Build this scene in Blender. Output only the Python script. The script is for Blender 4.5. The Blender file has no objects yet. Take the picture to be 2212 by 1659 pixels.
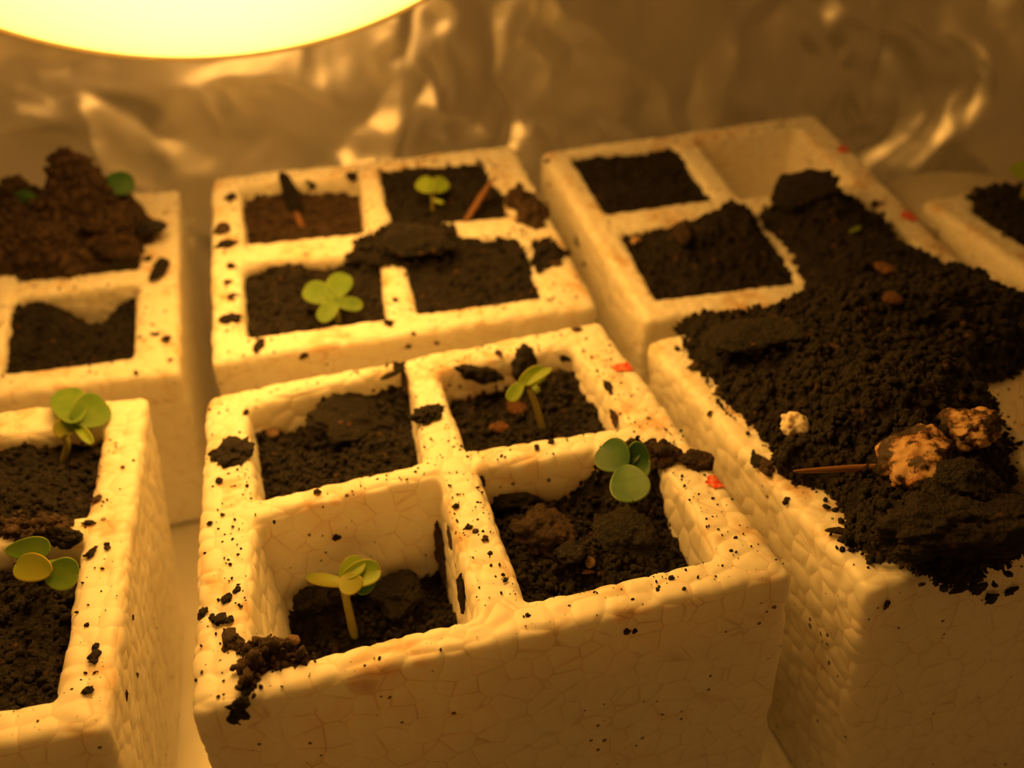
import bpy, math, random
import numpy as np
from mathutils import Vector, Matrix, Euler
from mathutils.bvhtree import BVHTree
random.seed(7); rng = np.random.default_rng(7)
S = 0.001                       # everything below is written in millimetres
V3 = lambda a: np.array(a, float)

# ------------------------------------------------------------------ camera, world, exposure
sc = bpy.context.scene
CAM = V3([26.63, -86.03, 93.97]); FPX = 1970.72
EUL = Euler((math.radians(58.551), math.radians(3.536), math.radians(-14.407)), 'XYZ')
RM = np.array(EUL.to_matrix())
cd = bpy.data.cameras.new('camera'); cam = bpy.data.objects.new('camera', cd)
sc.collection.objects.link(cam); sc.camera = cam
cam.location = CAM * S; cam.rotation_euler = EUL
cd.sensor_width = 36; cd.lens = FPX / 2212 * 36; cd.clip_start = .005; cd.clip_end = 10
cd.dof.use_dof = True; cd.dof.focus_distance = .134; cd.dof.aperture_fstop = 15.5
w = bpy.data.worlds.new('world'); sc.world = w; w.use_nodes = True
w.node_tree.nodes['Background'].inputs[0].default_value = (1.0, .40, .065, 1)
w.node_tree.nodes['Background'].inputs[1].default_value = .13
sc.view_settings.view_transform = 'Standard'; sc.view_settings.look = 'None'
sc.view_settings.gamma = 1; sc.view_settings.exposure = 0.0
LAMP_POWER = 11.4; LAMP_COL = (1.0, .435, .062)

# ------------------------------------------------------------------ helpers
def ray(px, py): return RM @ np.array([(px - 1106) / FPX, (829.5 - py) / FPX, -1.])
def tag(o, label=None, cat=None, group=None, kind=None):
    if label: o['label'] = label
    if cat: o['category'] = cat
    if group: o['group'] = group
    if kind: o['kind'] = kind
    return o
def link(o, parent=None):
    sc.collection.objects.link(o)
    if parent: o.parent = parent
    return o
def mesh(name, v, f, mat, parent=None, smooth=True, loc=(0, 0, 0), scale=S):
    """v in mm, relative to loc (mm)"""
    m = bpy.data.meshes.new(name); v = np.asarray(v, float) * scale
    f = np.asarray(f)
    if f.ndim == 2:
        n = f.shape[1]
        m.vertices.add(len(v)); m.vertices.foreach_set('co', v.astype(np.float32).ravel())
        m.loops.add(f.size); m.loops.foreach_set('vertex_index', f.astype(np.int32).ravel())
        m.polygons.add(len(f)); m.polygons.foreach_set('loop_start', np.arange(0, f.size, n, dtype=np.int32))
        m.update(calc_edges=True); m.validate()
    else: m.from_pydata(v.tolist(), [], [list(q) for q in f])
    m.polygons.foreach_set('use_smooth', [smooth] * len(m.polygons))
    m.materials.append(mat)
    o = bpy.data.objects.new(name, m); o.location = V3(loc) * S
    return link(o, parent)
def empty(name, loc):
    o = bpy.data.objects.new(name, None); o.empty_display_size = .005; o.location = V3(loc) * S
    return link(o)

# numpy gradient-ish value noise
TAB = rng.random(4096)
def _h(i, j, k): return TAB[(i * 73856093 ^ j * 19349663 ^ k * 83492791) & 4095]
def vnoise(p, s, seed=0):
    q = p / s + seed * 17.31; i = np.floor(q).astype(np.int64); f = q - i; f = f * f * (3 - 2 * f)
    r = 0
    for a in (0, 1):
        for b in (0, 1):
            for c in (0, 1):
                wgt = (f[..., 0] if a else 1 - f[..., 0]) * (f[..., 1] if b else 1 - f[..., 1]) * (f[..., 2] if c else 1 - f[..., 2])
                r = r + wgt * _h(i[..., 0] + a, i[..., 1] + b, i[..., 2] + c)
    return r * 2 - 1
def fbm(p, s, o=4, seed=0, g=.55):
    r = 0; a = 1
    for k in range(o): r = r + a * vnoise(p, s / 2 ** k, seed + k * 3); a *= g
    return r
def worley(p, s, seed=0):
    """distance to the nearest jittered lattice point (2-D), in units of s"""
    q = p[..., :2] / s; i = np.floor(q).astype(np.int64); best = np.full(q.shape[:-1], 9.)
    hid = np.zeros(q.shape[:-1])
    for a in (-1, 0, 1):
        for b in (-1, 0, 1):
            ci = i[..., 0] + a; cj = i[..., 1] + b
            x = ci + _h(ci, cj, ci * 0 + seed); y = cj + _h(ci, cj, ci * 0 + seed + 9)
            d = np.hypot(q[..., 0] - x, q[..., 1] - y)
            m = d < best; best = np.where(m, d, best); hid = np.where(m, _h(ci, cj, ci * 0 + seed + 31), hid)
    return best, hid

# ------------------------------------------------------------------ materials
class NT:
    def __init__(s, name):
        s.m = bpy.data.materials.new(name); s.m.use_nodes = True; s.t = s.m.node_tree
        s.b = s.t.nodes['Principled BSDF']; s.out = s.t.nodes['Material Output']
    def n(s, typ, **k):
        x = s.t.nodes.new(typ)
        for a, v in k.items():
            if a.startswith('i_'):
                key = a[2:]; key = int(key) if key.isdigit() else key.replace('_', ' ')
                if hasattr(v, 'bl_idname') or isinstance(v, bpy.types.NodeSocket): s.t.links.new(v, x.inputs[key])
                else: x.inputs[key].default_value = v
            else: setattr(x, a, v)
        return x
    def math(s, op, a, b=0., clamp=False):
        x = s.t.nodes.new('ShaderNodeMath'); x.operation = op; x.use_clamp = clamp
        for i, v in ((0, a), (1, b)):
            if isinstance(v, bpy.types.NodeSocket): s.t.links.new(v, x.inputs[i])
            else: x.inputs[i].default_value = v
        return x.outputs[0]
    def ramp(s, v, lo, hi):
        x = s.t.nodes.new('ShaderNodeMapRange'); x.interpolation_type = 'SMOOTHSTEP'
        s.t.links.new(v, x.inputs[0]); x.inputs[1].default_value = lo; x.inputs[2].default_value = hi
        return x.outputs[0]
    def mix(s, fac, a, b):
        x = s.t.nodes.new('ShaderNodeMix'); x.data_type = 'RGBA'
        for i, v in ((0, fac), (6, a), (7, b)):
            if isinstance(v, bpy.types.NodeSocket): s.t.links.new(v, x.inputs[i])
            else: x.inputs[i].default_value = v if i == 0 else (*v, 1)
        return x.outputs[2]
    def set(s, **k):
        for a, v in k.items():
            i = s.b.inputs[a.replace('_', ' ')]
            if isinstance(v, bpy.types.NodeSocket): s.t.links.new(v, i)
            else: i.default_value = (*v, 1) if isinstance(v, tuple) and len(v) == 3 and i.type == 'RGBA' else v
    def bump(s, h, strength=.5, dist=.0003, nrm=None):
        x = s.t.nodes.new('ShaderNodeBump'); x.inputs['Strength'].default_value = strength; x.inputs['Distance'].default_value = dist
        s.t.links.new(h, x.inputs['Height'])
        if nrm: s.t.links.new(nrm, x.inputs['Normal'])
        return x.outputs[0]

BEAD = 1 / .0041
def foam_material():
    a = NT('expanded_foam')
    at = a.n('ShaderNodeAttribute', attribute_name='rest').outputs['Vector']
    tc = a.n('ShaderNodeTexCoord').outputs['Object']
    vor = a.n('ShaderNodeTexVoronoi', feature='DISTANCE_TO_EDGE', i_Vector=at, i_Scale=BEAD, i_Randomness=.72).outputs['Distance']
    f1 = a.n('ShaderNodeTexVoronoi', feature='F1', i_Vector=at, i_Scale=BEAD, i_Randomness=.72)
    crease = a.ramp(vor, .0, .11)
    big = a.n('ShaderNodeTexNoise', i_Vector=tc, i_Scale=60., i_Detail=4.).outputs[0]
    mid = a.n('ShaderNodeTexNoise', i_Vector=tc, i_Scale=230., i_Detail=5.).outputs[0]
    fine = a.n('ShaderNodeTexNoise', i_Vector=tc, i_Scale=2500., i_Detail=3.).outputs[0]
    base = a.mix(a.ramp(mid, .3, .75), (.97, .95, .90), (.93, .90, .83))
    # orange brown tannin stains in patches
    st = a.math('MULTIPLY', a.ramp(big, .46, .64), a.ramp(mid, .36, .60))
    nz = a.n('ShaderNodeSeparateXYZ', i_0=a.n('ShaderNodeTexCoord').outputs['Normal']).outputs[2]
    st = a.math('MULTIPLY', st, a.math('ADD', .12, a.math('MULTIPLY', a.ramp(nz, .1, .7), .88)))
    base = a.mix(a.math('MULTIPLY', st, .68), base, (.66, .38, .14))
    # dirt gathered in the joints between beads, only here and there
    dj = a.math('MULTIPLY', a.math('SUBTRACT', 1., a.ramp(vor, .0, .05)), a.math('ADD', .30, a.math('MULTIPLY', a.ramp(mid, .38, .66), .8)))
    base = a.mix(a.math('MULTIPLY', dj, .30), base, (.40, .22, .09))
    # specks of dirt
    sp = a.n('ShaderNodeTexVoronoi', feature='F1', i_Vector=tc, i_Scale=950., i_Randomness=1.)
    sel = a.n('ShaderNodeSeparateColor', i_0=sp.outputs['Color']).outputs[0]
    rad = a.math('MULTIPLY', a.math('SUBTRACT', sel, a.math('SUBTRACT', .97, a.math('MULTIPLY', a.ramp(big, .38, .7), .16))), 2.6)
    spk = a.math('GREATER_THAN', a.math('SUBTRACT', rad, sp.outputs['Distance']), 0.)
    base = a.mix(a.math('MULTIPLY', spk, .85), base, (.06, .035, .018))
    hgt = a.math('ADD', a.math('MULTIPLY', crease, 1.), a.math('MULTIPLY', fine, .10))
    nub = a.ramp(f1.outputs['Distance'], .20, .12)
    hgt = a.math('ADD', hgt, a.math('MULTIPLY', nub, .25))
    a.set(Base_Color=base, Roughness=.42, Specular_IOR_Level=.35, Subsurface_Weight=.4, Subsurface_Scale=.0055,
          Subsurface_Radius=(1., .8, .5), Normal=a.bump(hgt, .20, .00016))
    return a.m
def soil_material(name, dark, light, rough=.8):
    a = NT(name); tc = a.n('ShaderNodeTexCoord').outputs['Object']
    n1 = a.n('ShaderNodeTexNoise', i_Vector=tc, i_Scale=260., i_Detail=6., i_Roughness=.7).outputs[0]
    n2 = a.n('ShaderNodeTexNoise', i_Vector=tc, i_Scale=2200., i_Detail=4., i_Roughness=.75).outputs[0]
    v = a.n('ShaderNodeTexVoronoi', i_Vector=tc, i_Scale=1500.).outputs['Distance']
    c = a.mix(a.ramp(n1, .35, .72), dark, light)
    c = a.mix(a.math('MULTIPLY', a.ramp(n2, .58, .8), .5), c, tuple(min(1, x * 2.4) for x in light))
    fl = a.n('ShaderNodeTexVoronoi', i_Vector=tc, i_Scale=620., feature='F1')
    fs = a.n('ShaderNodeSeparateColor', i_0=fl.outputs['Color']).outputs[0]
    fm = a.math('MULTIPLY', a.math('GREATER_THAN', fs, .93), a.ramp(fl.outputs['Distance'], .42, .22))
    c = a.mix(a.math('MULTIPLY', fm, .7), c, (.16, .075, .032))
    r = a.math('ADD', a.math('MULTIPLY', n2, .5), rough - .38)
    a.set(Base_Color=c, Roughness=r, Specular_IOR_Level=.35,
          Normal=a.bump(a.math('ADD', a.math('MULTIPLY', n2, 1.3), a.math('MULTIPLY', v, .8)), 1., .00055))
    return a.m
def leaf_material(name, c1, c2, edge):
    a = NT(name); tc = a.n('ShaderNodeTexCoord').outputs['Object']
    uv = a.n('ShaderNodeAttribute', attribute_name='leafuv').outputs['Vector']
    sx = a.n('ShaderNodeSeparateXYZ', i_0=uv)
    av = a.math('ABSOLUTE', sx.outputs[1]); rim = a.ramp(av, .86, 1.0)
    n = a.n('ShaderNodeTexNoise', i_Vector=tc, i_Scale=350., i_Detail=4.).outputs[0]
    c = a.mix(a.ramp(n, .3, .7), c1, c2)
    vein = a.ramp(av, .07, .0)
    c = a.mix(a.math('MULTIPLY', vein, .12), c, edge); c = a.mix(a.math('MULTIPLY', rim, .6), c, edge)
    a.set(Base_Color=c, Roughness=.45, Specular_IOR_Level=.4, Subsurface_Weight=.3, Subsurface_Scale=.001, Subsurface_Radius=(.8, 1., .2),
          Normal=a.bump(n, .25, .0002))
    tr = a.n('ShaderNodeBsdfTranslucent'); a.t.links.new(c, tr.inputs[0])
    ms = a.n('ShaderNodeMixShader', i_0=.3); a.t.links.new(a.b.outputs[0], ms.inputs[1]); a.t.links.new(tr.outputs[0], ms.inputs[2])
    a.t.links.new(ms.outputs[0], a.out.inputs[0])
    return a.m
def foil_material():
    a = NT('crumpled_foil'); tc = a.n('ShaderNodeTexCoord').outputs['Object']
    n = a.n('ShaderNodeTexNoise', i_Vector=tc, i_Scale=120., i_Detail=5.).outputs[0]
    a.set(Base_Color=(.90, .90, .92), Metallic=.85, Roughness=.35, Normal=a.bump(n, .10, .001))
    return a.m
def plain(name, col, rough=.5, metal=0., sss=0.):
    a = NT(name); tc = a.n('ShaderNodeTexCoord').outputs['Object']
    n = a.n('ShaderNodeTexNoise', i_Vector=tc, i_Scale=400., i_Detail=4.).outputs[0]
    c = a.mix(n, tuple(x * .8 for x in col), tuple(min(1, x * 1.15) for x in col))
    a.set(Base_Color=c, Roughness=rough, Metallic=metal, Normal=a.bump(n, .2, .0002))
    if sss: a.set(Subsurface_Weight=sss, Subsurface_Scale=.002)
    return a.m
FOAM = foam_material()
SOIL = soil_material('damp_soil', (.014, .011, .012), (.034, .025, .022))
SOILB = soil_material('dry_brown_soil', (.055, .034, .026), (.14, .086, .058))
BARK = soil_material('brown_bark', (.022, .013, .009), (.10, .056, .034), .85)
BARKD = soil_material('charred_bark', (.012, .010, .010), (.034, .026, .020), .6)
PALE = soil_material('pale_mineral', (.30, .18, .11), (.52, .36, .24), .6)
def perlite_material():
    a = NT('soiled_perlite'); tc = a.n('ShaderNodeTexCoord').outputs['Object']
    n1 = a.n('ShaderNodeTexNoise', i_Vector=tc, i_Scale=260., i_Detail=5., i_Roughness=.6).outputs[0]
    n2 = a.n('ShaderNodeTexNoise', i_Vector=tc, i_Scale=230., i_Detail=6., i_Roughness=.7).outputs[0]
    c = a.mix(a.ramp(n1, .42, .58), (.52, .34, .18), (.30, .11, .04))
    c = a.mix(a.ramp(n2, .46, .54), c, (.035, .018, .010))
    a.set(Base_Color=c, Roughness=.7, Normal=a.bump(n1, .6, .0004)); return a.m
PERL = perlite_material()
ORNG = soil_material('orange_grain', (.10, .04, .018), (.34, .15, .06), .7)
WHITE = plain('torn_foam', (.80, .74, .62), .6, 0, .3)
TWIG = plain('dry_twig', (.22, .10, .04), .7)
FOIL = foil_material()
STEM = plain('pale_stem', (.30, .29, .08), .5, 0, .3)
LEAF_D = leaf_material('leaf_green', (.05, .175, .06), (.085, .235, .065), (.25, .34, .08))
LEAF_L = leaf_material('leaf_young', (.26, .44, .05), (.36, .50, .06), (.50, .48, .08))
LEAF_M = leaf_material('leaf_mid', (.17, .34, .05), (.24, .40, .06), (.34, .42, .10))
LEAF_Y = leaf_material('leaf_yellowed', (.40, .42, .05), (.34, .44, .06), (.62, .42, .10))

# ------------------------------------------------------------------ tray frames: origin + axes of each tray's top plane (mm)
FR = {
 'A': ([0, 0, 0], [1, 0, 0], [0, 1, 0]),
 'B': ([.205, 94.525, .316], [1., -.021, -.023], [.025, .983, .184]),
 'F': ([96.493, 88.783, -5.229], [1, .003, -.016], [0, .976, .22]),
 'E': ([93.022, -5.736, -.842], [.999, .014, .036], [-.013, 1, -.026]),
 'C': ([-95.276, 3.049, 5.727], [.994, .017, -.108], [-.014, .999, .029]),
 'D': ([-93.522, 108.23, -3.28], [.998, .015, -.058], [-.002, .978, .209]),
 'G': ([0, 0, 0], [1, .003, -.016], [0, .99, .12]),
}
class Frame:
    def __init__(s, o, a, b):
        s.o = V3(o); s.a = V3(a) / np.linalg.norm(a); s.n = np.cross(s.a, V3(b)); s.n /= np.linalg.norm(s.n); s.b = np.cross(s.n, s.a)
        s.R = np.array([s.a, s.b, s.n])
    def w(s, p): return s.o + np.asarray(p) @ s.R           # local -> world
    def l(s, P): return (np.asarray(P) - s.o) @ s.R.T
    def at(s, px, py, h=0.):                                # local point at height h seen at that spot
        d = ray(px, py); t = ((s.o + s.n * h - CAM) @ s.n) / (d @ s.n); return s.l(CAM + d * t)
    def mat(s):
        m = Matrix.Identity(4)
        for i in range(3):
            m[i][0], m[i][1], m[i][2], m[i][3] = s.a[i], s.b[i], s.n[i], s.o[i] * S
        return m
F = {k: Frame(*v) for k, v in FR.items()}
gl = F['F'].w(F['F'].at(1998, 425, 0))
F['G'] = Frame(gl - V3([0, 84, 10.1]) , [1, .02, -.02], [.0, .99, .12])

def quad_px(fr, L): return [fr.at(*p)[:2] for p in L]      # order FL FR BR BL
def rect(x0, y0, x1, y1): return [V3((x0, y0)), V3((x1, y0)), V3((x1, y1)), V3((x0, y1))]
def cells(W, L, tl, tr, tf, tb, dv, dh):
    mx = (tl + W - tr) / 2; my = (tf + L - tb) / 2
    X = {'l': (tl, mx - dv / 2), 'r': (mx + dv / 2, W - tr)}; Y = {'f': (tf, my - dh / 2), 'b': (my + dh / 2, L - tb)}
    return {r + c: rect(X[c][0], Y[r][0], X[c][1], Y[r][1]) for r in 'fb' for c in 'lr'}
T = {}
T['A'] = (quad_px(F['A'], [(405, 1545), (1725, 1240), (1297, 690), (443, 852)]), {
    'bl': quad_px(F['A'], [(551, 1075), (913, 994), (879, 786), (529, 876)]),
    'br': quad_px(F['A'], [(1008, 969), (1354, 917), (1236, 745), (945, 799)]),
    'fl': quad_px(F['A'], [(536, 1445), (1026, 1328), (951, 1025), (547, 1118)]),
    'fr': quad_px(F['A'], [(1130, 1295), (1551, 1200), (1408, 958), (1030, 1007)])})
cb = cells(87, 82.2, 7.6, 11.1, 7.9, 6.9, 7.2, 7.1)
T['B'] = (quad_px(F['B'], [(454, 787), (1295, 660), (1110, 310), (455, 381)]), {
    'bl': quad_px(F['B'], [(525, 525), (787, 499), (774, 375), (516, 396)]),
    'br': quad_px(F['B'], [(849, 486), (1092, 465), (1045, 348), (819, 364)]),
    'fl': quad_px(F['B'], [(529, 725), (834, 684), (820, 545), (518, 564)]),
    'fr': quad_px(F['B'], [(898, 675), (1175, 637), (1105, 510), (870, 535)])})
T['F'] = (quad_px(F['F'], [(1395, 692), (2133, 612), (1762, 243), (1165, 325)]), {
    'bl': quad_px(F['F'], [(1309, 459), (1540, 427), (1458, 315), (1230, 332)]),
    'fl': quad_px(F['F'], [(1419, 643), (1727, 606), (1600, 470), (1340, 503)]),
    'br': quad_px(F['F'], [(1600, 425), (1850, 395), (1724, 275), (1506, 303)]),
    'fr': quad_px(F['F'], [(1800, 595), (2010, 560), (1880, 425), (1650, 462)])})
T['E'] = (rect(0, 0, 85, 83), cells(85, 83, 9, 9, 9, 9, 6.5, 6.5))
cc = cells(85, 83.7, 9, 8, 7, 9.4, 6.5, 5.7); 
T['C'] = (quad_px(F['C'], [(0, 0)] * 0) or [V3((0, 0)), V3((85, 0)), V3((85, 83.7)), V3((0, 83.7))], cc)
for k, v in {'br': (1, (186, 1111), 2, (228, 919)), 'fr': (1, (119, 1507), 2, (179, 1157))}.items():
    for i, p in ((v[0], v[1]), (v[2], v[3])): cc[k][i] = F['C'].at(*p)[:2]
    cc[k][0][1] = cc[k][1][1]; cc[k][3][1] = cc[k][2][1]
T['D'] = (rect(0, 0, 85, 83.5), cells(85, 83.5, 9, 10.5, 7.8, 9.4, 6.5, 6.9))
T['G'] = (rect(0, 0, 85, 84), cells(85, 84, 9, 9, 9, 9, 6.5, 6.5))
FLOORZ = -60.
PITD = {'A': 33}

def quad_sd(q, x, y):
    """per-side signed distances (positive outside), quad counter-clockwise"""
    out = []
    for i in range(4):
        a, b = q[i], q[(i + 1) % 4]; d = b - a; d = d / np.linalg.norm(d)
        out.append((x - a[0]) * d[1] - (y - a[1]) * d[0])
    return out
def smax(a, b, k): h = np.clip(.5 + .5 * (a - b) / k, 0, 1); return b * (1 - h) + a * h + k * h * (1 - h)
def smin(a, b, k): return -smax(-a, -b, k)
def block_sdf(P, fr, outer, pits, pd):
    x, y, z = P[..., 0], P[..., 1], P[..., 2]
    wob = fbm(P, 9., 2, 3) * .28
    so = [s + z * -.0 + (-z) * .015 for s in quad_sd(outer, x, y)]
    o = smax(smax(so[0], so[1], 2.2), smax(so[2], so[3], 2.2), 2.2)
    wz = fr.o[2] + x * fr.a[2] + y * fr.b[2] + z * fr.n[2]
    o = smax(o + wob, z + wob * .6, 2.4); o = np.maximum(o, FLOORZ + .3 - wz)
    for q in pits.values():
        sp = [s + (-z) * .10 for s in quad_sd(q, x, y)]
        c = smax(smax(sp[0], sp[1], 1.6), smax(sp[2], sp[3], 1.6), 1.6) + wob
        c = smax(c, -(z + pd), 1.5)
        o = smax(o, -c, 1.9)
    return o
def surface_nets(f, lo, hi, h):
    n = [int((hi[i] - lo[i]) / h) + 2 for i in range(3)]
    ax = [lo[i] + h * np.arange(n[i]) for i in range(3)]
    val = np.empty(n, np.float32)
    X, Y = np.meshgrid(ax[0], ax[1], indexing='ij')
    for k0 in range(0, n[2], 16):
        zz = ax[2][k0:k0 + 16]
        P = np.empty((n[0], n[1], len(zz), 3)); P[..., 0] = X[..., None]; P[..., 1] = Y[..., None]; P[..., 2] = zz
        val[:, :, k0:k0 + 16] = f(P)
    s = val < 0
    c = [s[a:n[0] - 1 + a, b:n[1] - 1 + b, d:n[2] - 1 + d] for a in (0, 1) for b in (0, 1) for d in (0, 1)]
    cnt = sum(q.astype(np.int8) for q in c); act = (cnt > 0) & (cnt < 8)
    idx = np.full(act.shape, -1, np.int64); ii = np.argwhere(act); idx[act] = np.arange(len(ii))
    acc = np.zeros((len(ii), 3)); w_ = np.zeros(len(ii))
    for d in range(3):
        o1, o2 = [q for q in range(3) if q != d]
        for a in (0, 1):
            for b in (0, 1):
                off = np.zeros(3, int); off[o1] = a; off[o2] = b; p0 = ii + off; p1 = p0.copy(); p1[:, d] += 1
                v0 = val[tuple(p0.T)]; v1 = val[tuple(p1.T)]; m = (v0 < 0) != (v1 < 0)
                t = np.where(m, v0 / np.where(m, v0 - v1, 1), 0); q = off.astype(float) + np.zeros((len(ii), 3)); q[:, d] += t
                acc += q * m[:, None]; w_ += m
    v = (ii + acc / w_[:, None]) * h + V3(lo)
    faces = []
    for d in range(3):
        o1, o2 = (d + 1) % 3, (d + 2) % 3
        sl0 = [slice(None)] * 3; sl1 = [slice(None)] * 3; sl0[d] = slice(0, -1); sl1[d] = slice(1, None)
        s0 = s[tuple(sl0)]; s1 = s[tuple(sl1)]
        for flip, m in ((False, s0 & ~s1), (True, ~s0 & s1)):
            e = np.argwhere(m); e = e[(e[:, o1] > 0) & (e[:, o2] > 0) & (e[:, o1] < n[o1] - 1) & (e[:, o2] < n[o2] - 1)]
            def g(da, db): q = e.copy(); q[:, o1] += da; q[:, o2] += db; return idx[tuple(q.T)]
            fq = np.stack([g(-1, -1), g(0, -1), g(0, 0), g(-1, 0)], 1)
            faces.append(fq[:, ::-1] if flip else fq)
    f_ = np.concatenate(faces)
    return v, f_

# geometry nodes: real bead relief pushed into the foam surface
def bead_nodes():
    g = bpy.data.node_groups.new('bead_relief', 'GeometryNodeTree')
    g.interface.new_socket('Geometry', in_out='INPUT', socket_type='NodeSocketGeometry'); g.interface.new_socket('Geometry', in_out='OUTPUT', socket_type='NodeSocketGeometry')
    N = g.nodes; L = g.links
    i = N.new('NodeGroupInput'); o = N.new('NodeGroupOutput'); sp = N.new('GeometryNodeSetPosition')
    at = N.new('GeometryNodeInputNamedAttribute'); at.data_type = 'FLOAT_VECTOR'; at.inputs[0].default_value = 'rest'
    v = N.new('ShaderNodeTexVoronoi'); v.feature = 'DISTANCE_TO_EDGE'; v.inputs['Scale'].default_value = BEAD; v.inputs['Randomness'].default_value = .72
    L.new(at.outputs[0], v.inputs['Vector'])
    mr = N.new('ShaderNodeMapRange'); mr.interpolation_type = 'SMOOTHSTEP'
    mr.inputs[1].default_value = 0; mr.inputs[2].default_value = .20; mr.inputs[3].default_value = -.00021; mr.inputs[4].default_value = .00006
    L.new(v.outputs['Distance'], mr.inputs[0])
    nr = N.new('GeometryNodeInputNormal'); sc_ = N.new('ShaderNodeVectorMath'); sc_.operation = 'SCALE'
    L.new(nr.outputs[0], sc_.inputs[0]); L.new(mr.outputs[0], sc_.inputs['Scale'])
    L.new(i.outputs[0], sp.inputs[0]); L.new(sc_.outputs[0], sp.inputs['Offset']); L.new(sp.outputs[0], o.inputs[0])
    return g
BN = bead_nodes()
TRAY_LABEL = {
 'A': 'white foam seedling block in the centre foreground, its front left cell half empty',
 'B': 'brown stained white foam seedling block directly behind the centre foreground one',
 'C': 'white foam seedling block at the front left edge with two seedlings beside its right rim',
 'D': 'white foam seedling block at the back left under a tall heap of brown soil',
 'E': 'white foam seedling block at the front right buried under dark soil',
 'F': 'white foam seedling block at the back right with one empty cell and two red marks',
 'G': 'white foam seedling block at the far right edge, only its rounded left corner showing'}
RES = {'A': .5, 'E': .6, 'C': .6, 'B': .8, 'D': .9, 'F': .8, 'G': .9}
trays = {}; BV = []
def add_bvh(o, v, f):                                       # v world mm
    BV.append((o, BVHTree.FromPolygons(v.tolist(), f.tolist(), epsilon=0)))
for k in 'ABCDEFG':
    fr = F[k]; outer, pits = T[k]
    lo = V3([min(p[0] for p in outer) - 2, min(p[1] for p in outer) - 2, -88 if k in 'BDF' else -74])
    hi = V3([max(p[0] for p in outer) + 2, max(p[1] for p in outer) + 2, 2.5])
    fn = lambda P: block_sdf(P, fr, outer, pits, 34. if k == 'A' else 24.)
    v, f = surface_nets(fn, lo, hi, RES[k])
    g = 0.05
    for _ in range(2):                                      # pull vertices onto the exact surface
        c0 = fn(v); gr = np.stack([fn(v + np.eye(3)[i] * g) - c0 for i in range(3)], 1) / g
        v = v - gr * np.clip(c0 / np.maximum((gr ** 2).sum(1), .2), -.3, .3)[:, None]
    o = mesh('foam_seedling_block', v, f, FOAM)
    at_ = o.data.attributes.new('rest', 'FLOAT_VECTOR', 'POINT'); at_.data.foreach_set('vector', (v * S).astype(np.float32).ravel())
    md = o.modifiers.new('bead_relief', 'NODES'); md.node_group = BN
    o.matrix_world = fr.mat()
    tag(o, TRAY_LABEL[k], 'planter', 'foam seedling blocks standing side by side')
    trays[k] = o
    keep = (v[f[:, 0], 2] > -45)
    add_bvh(o, fr.w(v), f[keep])

def cast(px, py, only=None):
    d = Vector(ray(px, py)).normalized(); best = None
    for o, b in BV:
        if only and o not in only: continue
        r = b.ray_cast(Vector(CAM), d)
        if r[0] is not None and (best is None or r[3] < best[3]): best = (np.array(r[0]), np.array(r[1]), o, r[3])
    return best

# ------------------------------------------------------------------ chunks: irregular lumps
def ico(sub):
    import bmesh
    bm = bmesh.new(); bmesh.ops.create_icosphere(bm, subdivisions=sub, radius=1)
    v = np.array([q.co for q in bm.verts]); f = np.array([[q.index for q in p.verts] for p in bm.faces]); bm.free(); return v, f
ICO = {i: ico(i) for i in (1, 2, 3, 4, 5)}
def rot_rand():
    q = rng.normal(size=4); q /= np.linalg.norm(q); a, b, c, d = q
    return np.array([[1 - 2 * (c * c + d * d), 2 * (b * c - a * d), 2 * (b * d + a * c)], [2 * (b * c + a * d), 1 - 2 * (b * b + d * d), 2 * (c * d - a * b)], [2 * (b * d - a * c), 2 * (c * d + a * b), 1 - 2 * (b * b + c * c)]])
def lump(sub, size, rough=.35, R=None):
    v, f = ICO[sub]; seed = rng.integers(0, 1000)
    r = 1 + rough * (fbm(v + seed, 1.1, 2 + (sub > 1) + (sub > 2), 5, .65))
    v = v * r[:, None] * V3(size)
    # a few flat cuts
    for _ in range(2):
        n = rng.normal(size=3); n /= np.linalg.norm(n); d = v @ n; m = .72 * np.abs(d).max(); ov = np.maximum(d - m, 0); v = v - n * ov[:, None] * .85
    return (v @ (rot_rand() if R is None else R).T), f
def scatter(name, pts, sizes, mat, parent=None, sub=1, flat=.75, **kw):
    vs = []; fs = []; n = 0
    for p, s in zip(pts, sizes):
        a, f = lump(sub, (s, s * rng.uniform(.55, 1), s * rng.uniform(.4, flat)), .45)
        vs.append(a + p); fs.append(f + n); n += len(a)
    return np.concatenate(vs), np.concatenate(fs)

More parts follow.
